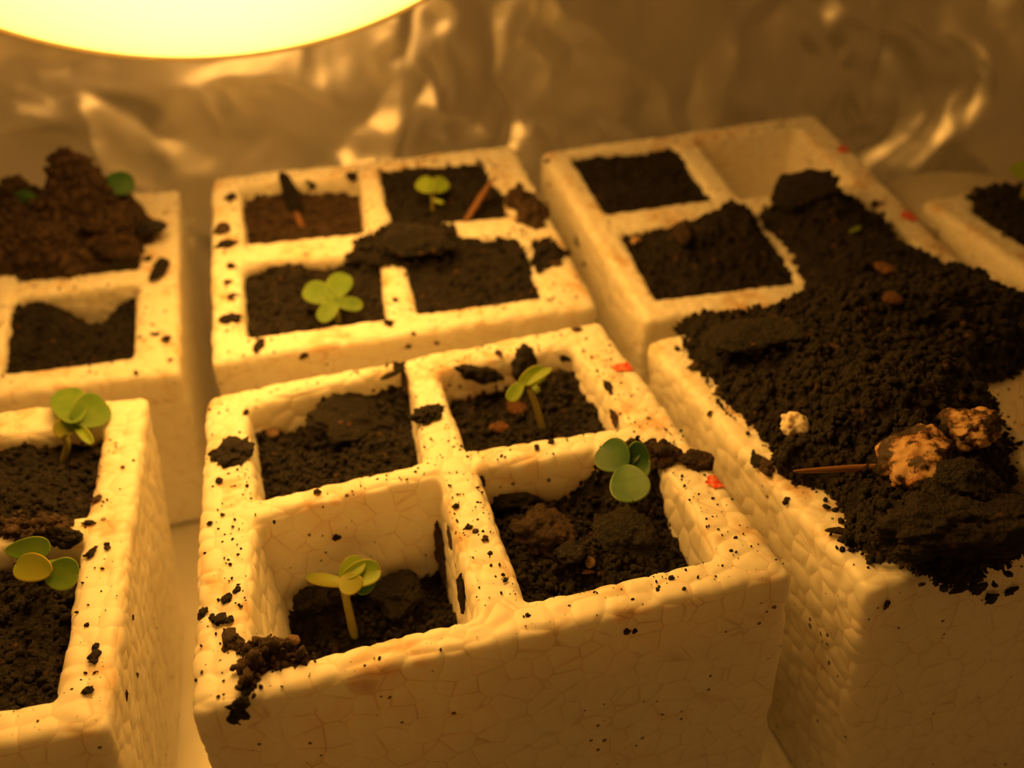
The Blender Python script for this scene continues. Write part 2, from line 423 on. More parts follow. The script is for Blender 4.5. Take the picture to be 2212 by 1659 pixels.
# ------------------------------------------------------------------ soil in the cells
def soil_noise(P, amp, seed):
    wd, hid = worley(P + fbm(P, 4., 2, seed)[..., None] * .9, 3.4, seed); wd0, hid0 = worley(P + fbm(P, 8., 2, seed + 2)[..., None] * 1.5, 8.5, seed + 11)
    wd2, hid2 = worley(P + 31., 1.5, seed + 3)
    return amp * (1.0 * (np.sqrt(np.maximum(0, 1 - wd0 ** 2)) - .6) * hid0 + .9 * (np.sqrt(np.maximum(0, 1 - wd ** 2)) - .55) * (.35 + hid) + .40 * (np.sqrt(np.maximum(0, 1 - wd2 ** 2)) - .5) * hid2 * 1.6
                  + .55 * fbm(P, 6., 5, seed, .6) + .30 * fbm(P, .9, 3, seed + 5, .7))
soils = []
def cell_soil(k, c, depth, bumps=(), res=.4, amp=1.5, mat=SOIL, label='', ncr=250, crs=(.25, 1.1), slope=(0, 0)):
    fr = F[k]; q = T[k][1][c]
    n = int(np.linalg.norm(q[1] - q[0]) / res)
    u, v = np.meshgrid(np.linspace(-.0, 1., n), np.linspace(-.0, 1., n), indexing='ij')
    ctr = sum(q) / 4
    B = lambda qq: ((1 - u) * (1 - v))[..., None] * qq[0] + (u * (1 - v))[..., None] * qq[1] + (u * v)[..., None] * qq[2] + ((1 - u) * v)[..., None] * qq[3]
    xy0 = B(q); P = np.dstack([xy0, np.zeros_like(u) + 7 * (ord(k) + ord(c[0]) + ord(c[1]) * 3)])
    z = -depth + soil_noise(P, amp, ord(k)) + slope[0] * (u - .5) + slope[1] * (v - .5)
    for px, py, a, s in bumps:
        b = fr.at(px, py, -depth)[:2]; d2 = ((xy0 - b) ** 2).sum(-1)
        z = z + a * np.exp(-d2 / s ** 2) * (1 + .15 * fbm(P, 3., 2, 9))
    # shrink towards the cell centre with depth so that the soil meets the tapering walls
    wdt = np.linalg.norm(q[1] - q[0]); hgt = np.linalg.norm(q[3] - q[0])
    ins = (1 - 2 * (.10 * np.maximum(0, -z) - .55) / min(wdt, hgt))
    xy = ctr + (xy0 - ctr) * ins[..., None]
    # crumbly sideways displacement
    e = np.minimum.reduce([u, 1 - u, v, 1 - v]); e = np.clip(e * 12, 0, 1)[..., None]
    xy = xy + np.dstack([fbm(P, 1.6, 3, 21), fbm(P, 1.6, 3, 27)]) * .4 * e
    V = np.dstack([xy, z]).reshape(-1, 3); ij = np.arange(n * n).reshape(n, n)
    Fq = np.stack([ij[:-1, :-1], ij[1:, :-1], ij[1:, 1:], ij[:-1, 1:]], -1).reshape(-1, 4)
    # loose crumbs bedded in the surface
    m = rng.integers(0, n * n, ncr); sz = crs[0] + (crs[1] - crs[0]) * rng.random(ncr) ** 2.6
    cv, cf = scatter('', V[m] + np.c_[np.zeros((ncr, 2)), sz * .25], sz, mat)
    inside = quad_sd(q, cv[:, 0], cv[:, 1])
    tri = np.concatenate([Fq[:, [0, 1, 2]], Fq[:, [0, 2, 3]], cf + len(V)])
    VV = np.concatenate([V, cv])
    o = mesh('cell_soil', VV, tri, mat)
    o.matrix_world = fr.mat()
    tag(o, label, 'soil', 'soil in the cells of the foam blocks', 'stuff')
    add_bvh(o, fr.w(VV), tri); soils.append(o)
    return o
cell_soil('A', 'bl', 9.5, [(830, 860, 6.5, 8), (880, 840, 3, 4), (560, 960, 1.5, 5)], .27, 1.7, label='dark soil in the back left cell of the centre foreground block', ncr=1300)
cell_soil('A', 'br', 9.0, [(1035, 830, 3.2, 5), (1130, 815, 3.5, 3.0), (1215, 850, 3.2, 6), (1325, 905, 5.5, 4)], .27, 1.8, label='dark soil in the back right cell of the centre foreground block', ncr=1300)
cell_soil('A', 'fl', 21.5, [(880, 1300, 3.5, 5), (690, 1320, 2.5, 4), (1000, 1370, 2.5, 5), (590, 1420, -3, 5)], .27, 1.6, label='dark soil deep in the half empty front left cell of the centre foreground block', ncr=1300)
cell_soil('A', 'fr', 10.5, [(1390, 1060, 9.5, 8.5), (1290, 1050, 4.0, 6), (1160, 1150, 2, 5), (1340, 1190, 1.5, 6)], .27, 1.8, label='dark soil in the front right cell of the centre foreground block, rising at the back', ncr=1300)
cell_soil('B', 'bl', 6.5, [(630, 440, 3, 4), (560, 470, 2, 6)], .45, 1.6, SOILB, 'brown crumbly soil in the back left cell of the second centre block', 420)
cell_soil('B', 'br', 2.0, [(1030, 440, 3.5, 7), (900, 390, 1.2, 8)], .45, 1.4, SOIL, 'dark soil in the back right cell of the second centre block around a tiny seedling', 420)
cell_soil('B', 'fl', 4.5, [(620, 600, 2, 6), (800, 580, 4, 6)], .45, 1.4, SOIL, 'dark soil in the front left cell of the second centre block', 420)
cell_soil('B', 'fr', 2.5, [(940, 540, 4.5, 9), (1140, 560, 3, 8)], .45, 1.5, SOIL, 'dark soil filling the front right cell of the second centre block', 220)
cell_soil('C', 'br', 4.0, [(60, 1120, 2, 8), (60, 920, 1.0, 6)], .35, 1.4, SOIL, 'dark soil in the back cell of the left edge block around a tall seedling', 800)
cell_soil('C', 'fr', 6.5, [(70, 1350, 2.5, 9)], .35, 1.5, SOIL, 'dark soil in the front cell of the left edge block around a drooping seedling', 800)
cell_soil('C', 'bl', 6., (), .8, 1.5, SOIL, 'dark soil in a cell of the left edge block, outside the picture at the back', 60)
cell_soil('C', 'fl', 6., (), .8, 1.5, SOIL, 'dark soil in a cell of the left edge block, outside the picture at the front', 60)
cell_soil('D', 'fr', 5.0, [(200, 660, -7, 6), (60, 690, 2, 8)], .45, 1.5, SOIL, 'dark soil in the front cell of the back left block, sunk beside the wall', 420)
cell_soil('D', 'fl', 4.0, (), .6, 1.5, SOIL, 'dark soil at the front left picture edge in the back left block', 100)
cell_soil('F', 'bl', 2.6, [(1480, 345, 1.5, 6)], .45, 1.2, SOIL, 'dark level soil in the back left cell of the back right block', 420)
cell_soil('F', 'fl', 2.0, [(1560, 540, 5.5, 11), (1580, 490, 4.5, 7), (1480, 560, 3, 7)], .45, 1.5, SOIL, 'dark soil heaped in the front left cell of the back right block', 260)
for nm in ('fl', 'fr', 'bl'): cell_soil('G', nm, 3., (), .7, 1.3, SOIL, {'fl': 'dark soil in the front left cell of the far right block', 'fr': 'dark soil in the front right cell of the far right block', 'bl': 'dark soil in the back left cell of the far right block'}[nm], 80)

# ------------------------------------------------------------------ heaps spilling over the rims
def poly_sd(poly, X, Y):
    d = np.full(X.shape, 1e9); ins = np.zeros(X.shape, bool); n = len(poly)
    for i in range(n):
        a = poly[i]; b = poly[(i + 1) % n]; e = b - a
        t = np.clip(((X - a[0]) * e[0] + (Y - a[1]) * e[1]) / (e @ e), 0, 1)
        d = np.minimum(d, np.hypot(X - a[0] - t * e[0], Y - a[1] - t * e[1]))
        c = ((a[1] > Y) != (b[1] > Y)) & (X < (b[0] - a[0]) * (Y - a[1]) / (b[1] - a[1] + 1e-12) + a[0]); ins ^= c
    return np.where(ins, d, -d)
def heap(k, pts, H, fall, peaks=(), res=.4, amp=1.6, mat=SOIL, label='', ncr=600, crs=(.25, 1.4), low=-1.2, name='soil_heap', edge=300, drop=None):
    fr = F[k]; poly = [p if p is None else (fr.at(*p)[:2] if p[0] > -9000 else V3(p[2:])) for p in pts]
    A = np.array(poly); lo = A.min(0) - 3; hi = A.max(0) + 3
    nx, ny = int((hi[0] - lo[0]) / res), int((hi[1] - lo[1]) / res)
    X, Y = np.meshgrid(np.linspace(lo[0], hi[0], nx), np.linspace(lo[1], hi[1], ny), indexing='ij')
    P = np.dstack([X, Y, X * 0 + 3.3 * ord(k) + H])
    d = poly_sd(poly, X, Y) + fbm(P, 7., 4, 2, .65) * 1.3
    z = np.where(d > 0, H * (1 - np.exp(-np.maximum(d, 0) / fall)), d * 1.6) 
    for px, py, a, s in peaks:
        b = fr.at(px, py, H * .7)[:2]; z = z + np.where(d > -1, a * np.exp(-((X - b[0]) ** 2 + (Y - b[1]) ** 2) / s ** 2), 0)
    z = z + soil_noise(P, amp, ord(k) + 1) * np.clip((d + 1) / 3, 0, 1)
    z = z + np.minimum(0, 0)
    if drop is not None: z = np.where(Y < drop, z - (drop - Y) * 1.6, z)
    xx = X + fbm(P, 1.6, 3, 21) * .45; yy = Y + fbm(P, 1.6, 3, 27) * .45
    V = np.dstack([xx, yy, z]).reshape(-1, 3); keep = (d > -.8)
    ij = np.arange(nx * ny).reshape(nx, ny)
    kq = keep[:-1, :-1] & keep[1:, :-1] & keep[1:, 1:] & keep[:-1, 1:]
    Fq = np.stack([ij[:-1, :-1], ij[1:, :-1], ij[1:, 1:], ij[:-1, 1:]], -1)[kq]
    used = np.unique(Fq); rm = np.full(nx * ny, -1); rm[used] = np.arange(len(used)); V = V[used]; Fq = rm[Fq]
    dd = d.reshape(-1)[used]
    m = rng.integers(0, len(V), ncr); sz = crs[0] + (crs[1] - crs[0]) * rng.random(ncr) ** 2.6
    near = np.argwhere(dd < 1.5)[:, 0]; me = rng.choice(near, edge); se = .2 + .7 * rng.random(edge) ** 2
    jit = rng.normal(size=(edge, 2)) * .9
    pe = V[me].copy(); pe[:, :2] += jit; pe[:, 2] = np.maximum(pe[:, 2], .15) if drop is None else pe[:, 2]
    cv, cf = scatter('', np.concatenate([V[m] + np.c_[np.zeros((ncr, 2)), sz * .25], pe]), np.concatenate([sz, se]), mat)
    tri = np.concatenate([Fq[:, [0, 1, 2]], Fq[:, [0, 2, 3]], cf + len(V)]); VV = np.concatenate([V, cv])
    o = mesh(name, VV, tri, mat); o.matrix_world = fr.mat()
    tag(o, label, 'soil', None, 'stuff'); add_bvh(o, fr.w(VV), tri); soils.append(o)
    return o
L_ = lambda x, y: (-9999, 0, x, y)
heap('E', [(1455, 705), (1515, 790), (1570, 875), (1640, 925), (1700, 975), (1675, 1025), (1740, 1050), (1815, 1075), (1840, 1165), (1905, 1205), (1975, 1243),
           (2050, 1262), (2110, 1262), (2165, 1215), (2212, 1180), (2215, 1110), (2180, 1040), (2150, 960), (2120, 900), (2105, 835), (2180, 815), L_(76, 46), L_(76, 80), (1750, 640), (1640, 690), (1560, 690)],
     7., 7., [(1900, 900, 4., 12), (1850, 720, 3, 13), (2050, 1160, 3.5, 9), (2050, 850, 4., 9), (2050, 700, 3, 14)], .33, 1.9, SOIL,
     'thick dark soil burying the top of the front right block', 4500, edge=1500)
heap('F', [(1640, 470), (1690, 430), (1745, 405), (1800, 415), (1850, 450), (1915, 490), (1925, 535), (2000, 560), (2080, 600), (2140, 640), (2200, 690), (2260, 760), (2100, 760), (1850, 700), (1740, 660), (1735, 610), (1735, 575), (1690, 520)],
     5., 5., [(1760, 460, 3, 7), (1900, 600, 3, 12)], .5, 1.6, SOIL, 'dark soil spilled over the front right corner of the back right block', 500, edge=250)
heap('D', [(-40, 600), (60, 590), (150, 600), (230, 560), (300, 545), (330, 505), (320, 470), (290, 440), (270, 420), (200, 425), (100, 430), (0, 440), (-60, 450)],
     6., 4., [(165, 455, 13, 5.5), (215, 450, 8, 4.), (40, 440, 5, 4), (250, 500, 2, 6)], .45, 1.8, SOILB, 'tall heap of crumbly brown soil standing above the back left block', 2600, crs=(.3, 2.0), edge=500)
heap('G', [(2080, 425), (2130, 408), (2260, 400), (2300, 560), (2212, 520), (2150, 490), (2120, 460)], 2.2, 3., (), .5, 1.2, SOIL, 'dark soil on the corner of the far right block', 200, edge=120)
heap('B', [(765, 520), (830, 495), (900, 485), (985, 490), (985, 520), (960, 560), (880, 575), (800, 570), (745, 555)], 2.2, 3., (), .45, 1.2, SOIL, 'dark soil spilled across the crossing dividers of the second centre block', 180, edge=120)
heap('B', [(1085, 430), (1120, 405), (1150, 430), (1185, 465), (1175, 490), (1120, 480)], 2.6, 3., (), .45, 1.3, SOILB, 'brown soil clump on the right rim of the second centre block', 120, edge=80)
heap('B', [(1155, 535), (1185, 515), (1225, 545), (1200, 575), (1160, 590)], 1.4, 3., (), .45, 1.1, SOIL, 'small patch of dark soil on the right rim of the second centre block near its front', 60, edge=60)
heap('C', [(-60, 1150), (60, 1165), (130, 1150), (140, 1130), (60, 1125), (-60, 1130)], 1.2, 2.5, (), .4, .9, SOILB, 'brown soil crumbs along the divider of the left edge block', 200, edge=140)
heap('A', [(525, 1400), (560, 1392), (640, 1402), (655, 1425), (560, 1455), (545, 1480), (522, 1470), (530, 1440)], 2.6, 2.2, (), .3, 1.2, SOILB, 'brown crumbly clump in the front left corner of the centre foreground block', 160, edge=80)

# ------------------------------------------------------------------ single clumps, bark, stones, crumbs
def basis(n):
    n = n / np.linalg.norm(n); a = np.cross(n, [0.3, .9, .2]); a /= np.linalg.norm(a); return np.array([a, np.cross(n, a), n])
def place(name, px, py, w_, h_, th, mat, label, cat, ang=0., group=None, sub=2, rough=.35, only=None, lift=.25, thick=None, face=.0):
    """irregular piece w_ x h_ px in view, th mm thick, resting on whatever is under that spot"""
    r = cast(px, py, only)
    if r is None: return None
    P, n, _, dist = r
    if n[2] < 0: n = -n
    n = n / np.linalg.norm(n); view = CAM - P; view /= np.linalg.norm(view)
    if only is None: n = n * .4 + V3([0, 0, 1]) * .6
    n = n / np.linalg.norm(n)
    nn = n * (1 - face) + view * face; nn /= np.linalg.norm(nn)
    mm = dist / FPX * (1 / 1.0)
    right = RM @ V3([math.cos(ang), math.sin(ang), 0]); right = right - nn * (right @ nn); right /= np.linalg.norm(right)
    up = np.cross(nn, right); fo = max(.35, abs(nn @ view))
    R = np.array([right, up, nn]).T
    if only: fo = max(fo, .7)
    sz = (w_ * mm / 2, h_ * mm / 2 / fo, th / 2)
    if cat != 'twig' and cat != 'pebble': sub = min(5, sub + 1)
    v, f = lump(sub, sz, rough, R)
    rr = np.linalg.norm(v, axis=1, keepdims=True); ms_ = min(sz[0], sz[1]); q_ = v + rng.integers(0, 500)
    k_ = {'twig': .03, 'pebble': .10, 'perlite': .09, 'foam piece': .2}.get(cat, .30 if mat in (SOIL, SOILB) else .17)
    v = v + v / rr * (fbm(q_, max(.8, ms_ * .7), 5, 3, .72) * k_ * ms_ ** .8)[:, None]
    C = P + n * th * lift
    o = mesh(name, v, f, mat, loc=C)
    return tag(o, label, cat, group)
place('soil_clump', 503, 980, 62, 36, 1.6, SOIL, 'ragged dark soil clump on the left rim of the centre foreground block', 'soil clump', sub=3, rough=.7)
place('soil_clump', 922, 898, 50, 34, 2.0, SOIL, 'dark soil clump sitting on the divider left of the pale thin seedling', 'soil clump', sub=3, rough=.6)
place('soil_clump', 1272, 935, 46, 26, 2.0, SOIL, 'dark crumbly clump on the cross divider just above the dark green seedling', 'soil clump', -.5, sub=3, rough=.7)
place('soil_clump', 1425, 990, 62, 44, 3.0, BARK, 'reddish brown clump on the right rim beside the dark green seedling', 'soil clump', -.5, sub=3, rough=.6)
place('bark_chip', 1500, 1001, 72, 30, 2.2, BARK, 'pale brown flat bark chip on the right rim above the lower red mark', 'bark chip', .05, sub=3, rough=.45)
place('bark_chip', 1370, 965, 40, 20, 1.6, BARKD, 'small dark chip on the rim directly behind the dark green seedling', 'bark chip', -.6, sub=2)
place('bark_chip', 1112, 1090, 118, 38, 3.2, BARKD, 'long black bark chip against the back wall of the front right cell', 'bark chip', .12, sub=3, rough=.35)
place('bark_chip', 1160, 1165, 120, 105, 5., BARK, 'large brown bark piece at the left of the front right cell', 'bark chip', -.2, sub=4, rough=.4, lift=.1)
place('bark_chip', 1350, 1165, 130, 95, 4.5, BARKD, 'large oval charcoal grey bark piece in the middle of the front right cell', 'bark chip', .3, sub=4, rough=.22, lift=.15)
place('bark_chip', 1235, 1200, 80, 44, 3.0, BARKD, 'rounded dark bark piece between the brown one and the pale pebble', 'bark chip', -.1, sub=3, rough=.25)
place('pebble', 1277, 1219, 25, 24, 1.3, PALE, 'pale pinkish pebble in the front right cell', 'pebble', sub=2, rough=.25, lift=.5)
place('twig', 1262, 1240, 50, 11, .8, TWIG, 'short orange brown twig in front of the pale pebble', 'twig', -.35, sub=2, rough=.15, lift=.6)
place('bark_chip', 868, 1285, 100, 80, 4., BARKD, 'rounded dark bark lump right of the stem in the half empty cell', 'bark chip', .1, sub=4, rough=.3, lift=.2)
place('soil_clump', 690, 1305, 62, 50, 3.2, SOIL, 'ragged black clump left of the stem in the half empty cell', 'soil clump', .4, sub=3, rough=.8, lift=.6)
place('bark_chip', 658, 1283, 36, 12, .8, BARKD, 'small black sliver leaning on the back wall of the half empty cell', 'bark chip', .9, sub=2, lift=1.)
place('pebble', 633, 1388, 24, 18, 1.2, PALE, 'small pinkish pebble at the left of the half empty cell', 'pebble', sub=2, rough=.2, lift=.4)
place('bark_chip', 785, 900, 225, 110, 1.6, SOIL, 'broad flat dark bark slab tilted up in the back left cell', 'bark chip', .42, sub=4, rough=.4, lift=.5, face=.2)
place('pebble', 590, 940, 32, 18, 1.4, PALE, 'cream grain in the soil at the left of the back left cell', 'pebble', sub=2, rough=.25, lift=.4)
place('bark_chip', 848, 812, 62, 10, .8, BARKD, 'thin brown sliver sticking up over the back rim of the back left cell', 'bark chip', .62, sub=2, lift=1.2)
place('bark_chip', 875, 822, 12, 66, .8, BARKD, 'upright black sliver leaning on the divider at the back left cell', 'bark chip', .1, sub=2, lift=1.2, face=.8)
place('soil_clump', 1130, 795, 44, 66, 3, SOIL, 'pointed black clump standing behind the pale thin seedling', 'soil clump', .1, sub=3, rough=.5, lift=.5, face=.7)
place('soil_clump', 1035, 808, 72, 34, 3, SOIL, 'black lump at the back left of the back right cell', 'soil clump', -.1, sub=3, rough=.7, lift=.4)
place('pebble', 1115, 890, 46, 30, 1.8, ORNG, 'orange brown mottled grain left of the thin seedling stem', 'pebble', sub=3, rough=.4, lift=.4)
place('pebble', 1080, 925, 44, 22, 1.5, ORNG, 'lower orange brown grain near the cross divider in the back right cell', 'pebble', sub=3, rough=.35, lift=.4)
place('perlite_lump', 1990, 1000, 118, 92, 6.5, PERL, 'large mottled cream and orange perlite lump on the front right soil', 'perlite', -.5, sub=4, rough=.3, lift=.25)
place('perlite_lump', 2095, 932, 104, 66, 5., PERL, 'orange perlite lump beside the bare cell at the right picture edge', 'perlite', .35, sub=4, rough=.35, lift=.3)
place('foam_crumb', 1712, 925, 52, 50, 3.5, WHITE, 'small broken white foam crumb at the left edge of the front right soil', 'foam piece', .4, sub=3, rough=.4, lift=.4)
place('twig', 1845, 1024, 240, 11, 1.1, TWIG, 'long thin red brown twig lying on the front right soil', 'twig', -.05, sub=3, rough=.08, lift=1.3)
place('twig', 1812, 1155, 60, 12, .8, BARK, 'short brown twig poking out of the front right soil over the rim', 'twig', -.35, sub=2, rough=.15, lift=.8)
place('bark_chip', 2085, 1060, 130, 90, 5, BARKD, 'dark grey fibrous bark slab at the right of the front right soil', 'bark chip', -.4, sub=4, rough=.25, lift=.3)
place('bark_chip', 2060, 1150, 330, 110, 7, SOIL, 'long dark bark slab along the front edge of the front right soil', 'bark chip', .06, sub=4, rough=.28, lift=.1)
place('bark_chip', 1640, 740, 190, 62, 3.5, BARKD, 'broad dark bark slab at the back left of the front right soil', 'bark chip', -.08, sub=4, rough=.2, lift=.5)
place('pebble', 1912, 590, 38, 34, 2., ORNG, 'orange grain on the spilled soil between the two right blocks', 'pebble', sub=2, rough=.25, lift=.5)
place('pebble', 1925, 655, 46, 22, 2., ORNG, 'flat orange grain just below the other one on the spilled soil', 'pebble', sub=2, rough=.25, lift=.5)
place('pebble', 1475, 510, 40, 48, 2., BARK, 'reddish brown grain in the heaped cell of the back right block', 'pebble', sub=2, rough=.25, lift=.4)
place('pebble', 1376, 525, 26, 18, 1.5, PERL, 'small orange grain at the left wall of the heaped cell', 'pebble', sub=2, rough=.25, lift=.4)
place('bark_chip', 1745, 425, 150, 60, 3, BARKD, 'dark jagged bark slab leaning over the empty cell', 'bark chip', .3, sub=4, rough=.35, lift=.7, face=.3)
place('bark_chip', 636, 440, 30, 92, 2, BARKD, 'upright dark sliver standing in the back left stained cell', 'bark chip', .35, sub=3, rough=.25, lift=.8, face=.8)
place('twig', 645, 485, 14, 50, 1.2, TWIG, 'orange brown twig leaning in the back left stained cell', 'twig', .4, sub=2, rough=.1, lift=.9, face=.6)
place('twig', 1035, 455, 14, 120, 1.4, TWIG, 'long twig slanting across the back right cell near the tiny seedling', 'twig', -.55, sub=3, rough=.1, lift=1.2, face=.5)
place('bark_chip', 900, 525, 160, 60, 3, BARKD, 'flat dark bark slab over the crossing of the second block', 'bark chip', .08, sub=4, rough=.2, lift=.4)
place('bark_chip', 325, 500, 70, 26, 2.5, BARKD, 'grey bark chip sticking out of the tall heap to the right', 'bark chip', .2, sub=3, rough=.3, lift=.5)
place('bark_chip', 255, 548, 80, 34, 3, BARK, 'rounded brown bark chip at the foot of the tall heap', 'bark chip', .1, sub=3, rough=.25, lift=.4)
place('bark_chip', 195, 505, 36, 22, 2, BARK, 'small reddish chip on the face of the tall heap', 'bark chip', -.4, sub=2, rough=.25, lift=.4)
place('soil_clump', 50, 378, 44, 40, 3, SOILB, 'small brown clump on the far left of the tall heap', 'soil clump', 0, sub=3, rough=.5, lift=.5)
place('soil_clump', 345, 586, 30, 34, 2.2, SOIL, 'single dark crumb alone on the right rim of the back left block', 'soil clump', 0, sub=2, rough=.3)
place('bark_chip', 958, 1200, 34, 84, 1.2, SOILB, 'brown flake stuck to the right wall of the half empty cell', 'bark chip', .1, sub=4, rough=.75, only=[trays['A']], lift=.3)
place('bark_chip', 975, 1160, 16, 40, .7, SOILB, 'narrow brown flake high on the divider wall of the half empty cell', 'bark chip', .2, sub=2, rough=.3, only=[trays['A']], lift=.4)
place('soil_clump', 1003, 1285, 16, 54, 1.0, SOIL, 'dark soil stuck low on the divider wall of the half empty cell', 'soil clump', .1, sub=3, rough=.5, only=[trays['A']], lift=.4)
place('soil_clump', 130, 1160, 64, 26, 2., SOIL, 'dark clump on the divider of the left edge block', 'soil clump', -.2, sub=3, rough=.6)
place('bark_chip', 160, 1178, 44, 12, 1., BARKD, 'curved black sliver over the front cell of the left edge block', 'bark chip', .6, sub=2, rough=.3, lift=1.)
CR = {'A': [(503, 1388, 34, 28), (497, 1340, 16, 14), (470, 1342, 22, 18), (482, 1338, 12, 12), (490, 1295, 18, 16), (512, 1275, 10, 12), (436, 1330, 12, 8), (437, 1327, 14, 16), (456, 1333, 9, 9),
            (510, 1545, 36, 26), (522, 1520, 20, 26), (532, 1492, 14, 24), (540, 1470, 12, 14), (1000, 1290, 14, 12), (1047, 1165, 12, 10), (1012, 1140, 16, 10), (1027, 1148, 12, 9),
            (1247, 712, 16, 14), (1080, 765, 12, 14), (1225, 775, 26, 12), (1312, 835, 12, 34), (750, 790, 20, 8), (765, 798, 18, 8), (860, 790, 18, 14), (684, 1064, 14, 10), (700, 870, 12, 24),
            (1040, 1040, 14, 26), (985, 1095, 10, 8), (1355, 1365, 12, 10), (1371, 1364, 9, 8), (532, 890, 8, 18), (1605, 1084, 12, 7), (725, 1160, 14, 20), (593, 1128, 6, 6), (1190, 955, 14, 10), (1160, 968, 12, 12),
            (1330, 900, 20, 22), (1450, 1250, 10, 8), (1140, 1330, 8, 8), (1060, 1195, 8, 7), (1090, 1255, 9, 8), (1110, 1230, 8, 8), (474, 1040, 10, 12), (480, 1112, 8, 6), (452, 1132, 8, 8), (445, 1320, 9, 9)],
      'B': [(480, 497, 24, 26), (487, 528, 34, 20), (503, 690, 34, 22), (559, 746, 18, 26), (655, 771, 16, 8), (492, 610, 16, 14), (500, 640, 18, 12), (497, 575, 14, 12), (1130, 440, 34, 34), (1185, 535, 30, 26), (1195, 565, 26, 22),
            (1205, 545, 20, 14), (760, 380, 22, 18), (672, 400, 16, 14), (500, 428, 18, 20), (880, 748, 14, 8), (945, 742, 10, 6), (840, 698, 18, 12), (905, 330, 14, 10), (855, 648, 12, 8), (1245, 455, 12, 10), (895, 720, 8, 6)],
      'C': [(206, 1418, 18, 20), (192, 1493, 18, 12), (204, 1398, 9, 10), (186, 1350, 8, 6), (190, 1131, 22, 8), (205, 1080, 18, 12), (232, 1176, 8, 7), (233, 1184, 8, 6), (198, 1195, 14, 18), (275, 1500, 10, 14), (289, 1334, 8, 8), (297, 1458, 8, 8), (146, 1128, 20, 12), (88, 1160, 16, 12), (265, 1010, 6, 5)],
      'D': [(336, 724, 16, 10), (357, 733, 14, 14), (295, 806, 8, 8), (250, 470, 16, 12), (318, 560, 16, 12), (368, 778, 6, 6)],
      'E': [(1633, 995, 18, 30), (1656, 1012, 28, 28), (1690, 990, 22, 20), (1672, 975, 18, 14), (1705, 985, 34, 24), (1680, 1000, 14, 12), (1500, 795, 26, 16), (1520, 800, 18, 12), (1535, 893, 12, 8), (1700, 1080, 16, 12), (1560, 850, 18, 14), (1905, 1195, 14, 12), (1915, 1305, 10, 10), (1840, 1190, 10, 8),
            (1470, 705, 26, 22), (1500, 715, 24, 20), (1530, 712, 28, 18), (2105, 1270, 34, 18), (2140, 1290, 24, 14), (2070, 1268, 30, 16), (2180, 1275, 20, 14), (1478, 715, 14, 10)],
      'F': [(1183, 348, 12, 10), (1262, 570, 12, 10), (1245, 521, 14, 14), (1325, 295, 16, 14), (1310, 305, 14, 12), (1500, 280, 18, 12), (1890, 440, 14, 10), (1186, 400, 10, 8), (1250, 320, 10, 8), (1440, 350, 14, 12)]}
WH = {'A': 'centre foreground block', 'B': 'second centre block', 'C': 'left edge block', 'D': 'back left block', 'E': 'front right block', 'F': 'back right block'}
for k, L in CR.items():
    for px, py, a, b in L:
        lp = F[k].at(px, py)[:2]; so_ = [-q for q in quad_sd(T[k][0], *lp)]
        wh = ['front rim', 'right rim', 'back rim', 'left rim'][int(np.argmin(so_))] if min(so_) < 10 else 'inner dividers'
        place('soil_crumb', px, py, a * 1.15, b * 1.15, max(.35, min(a, b) * .045), SOIL if rng.random() < .75 else SOILB, ('larger' if a * b > 400 else 'small') + ' loose dark soil crumb on the ' + wh + ' of the ' + WH[k], 'soil crumb',
              rng.uniform(-.5, .5), 'loose crumbs on the ' + wh + ' of the ' + WH[k], sub=2, rough=.5, only=[trays[k]], lift=.3)

# fine dust of specks, one stuff object per block
def specks(k, n, s0, s1, mat, label):
    fr = F[k]; outer, pits = T[k]; pts = []; A = np.array(outer); lo = A.min(0); hi = A.max(0); tries = 0
    while len(pts) < n and tries < n * 30:
        tries += 1
        p = lo + rng.random(2) * (hi - lo)
        if max(quad_sd(outer, *p)) > -.8: continue
        ds = [max(quad_sd(q, *p)) for q in pits.values()]; dm = min(ds)
        if dm < .6: continue
        cl = vnoise(np.array([[p[0], p[1], 5. + ord(k)]]), 6., 4)[0]
        if rng.random() > math.exp(-(dm - .6) / 2.5) * .8 + .12 or cl < rng.uniform(-.9, .5): continue
        pts.append((p[0], p[1], .0))
    P = np.array(pts); sz = s0 + (s1 - s0) * rng.random(len(P)) ** 3
    v, f = scatter('', P, sz, mat, sub=1)
    o = mesh('soil_specks', v, f, mat); o.matrix_world = fr.mat(); tag(o, label, 'soil', None, 'stuff')
specks('A', 1100, .08, .42, SOIL, 'fine dark soil specks sprinkled on the rims of the centre foreground block')
specks('B', 900, .10, .55, SOILB, 'fine brown soil specks sprinkled on the rims of the second centre block')
specks('C', 380, .08, .40, SOIL, 'fine soil specks sprinkled on the rim of the left edge block')
specks('D', 500, .10, .55, SOILB, 'fine soil specks sprinkled on the rim of the back left block')
specks('E', 500, .08, .45, SOIL, 'fine soil specks along the rim of the front right block')
specks('F', 300, .10, .50, SOIL, 'fine soil specks on the rims of the back right block')

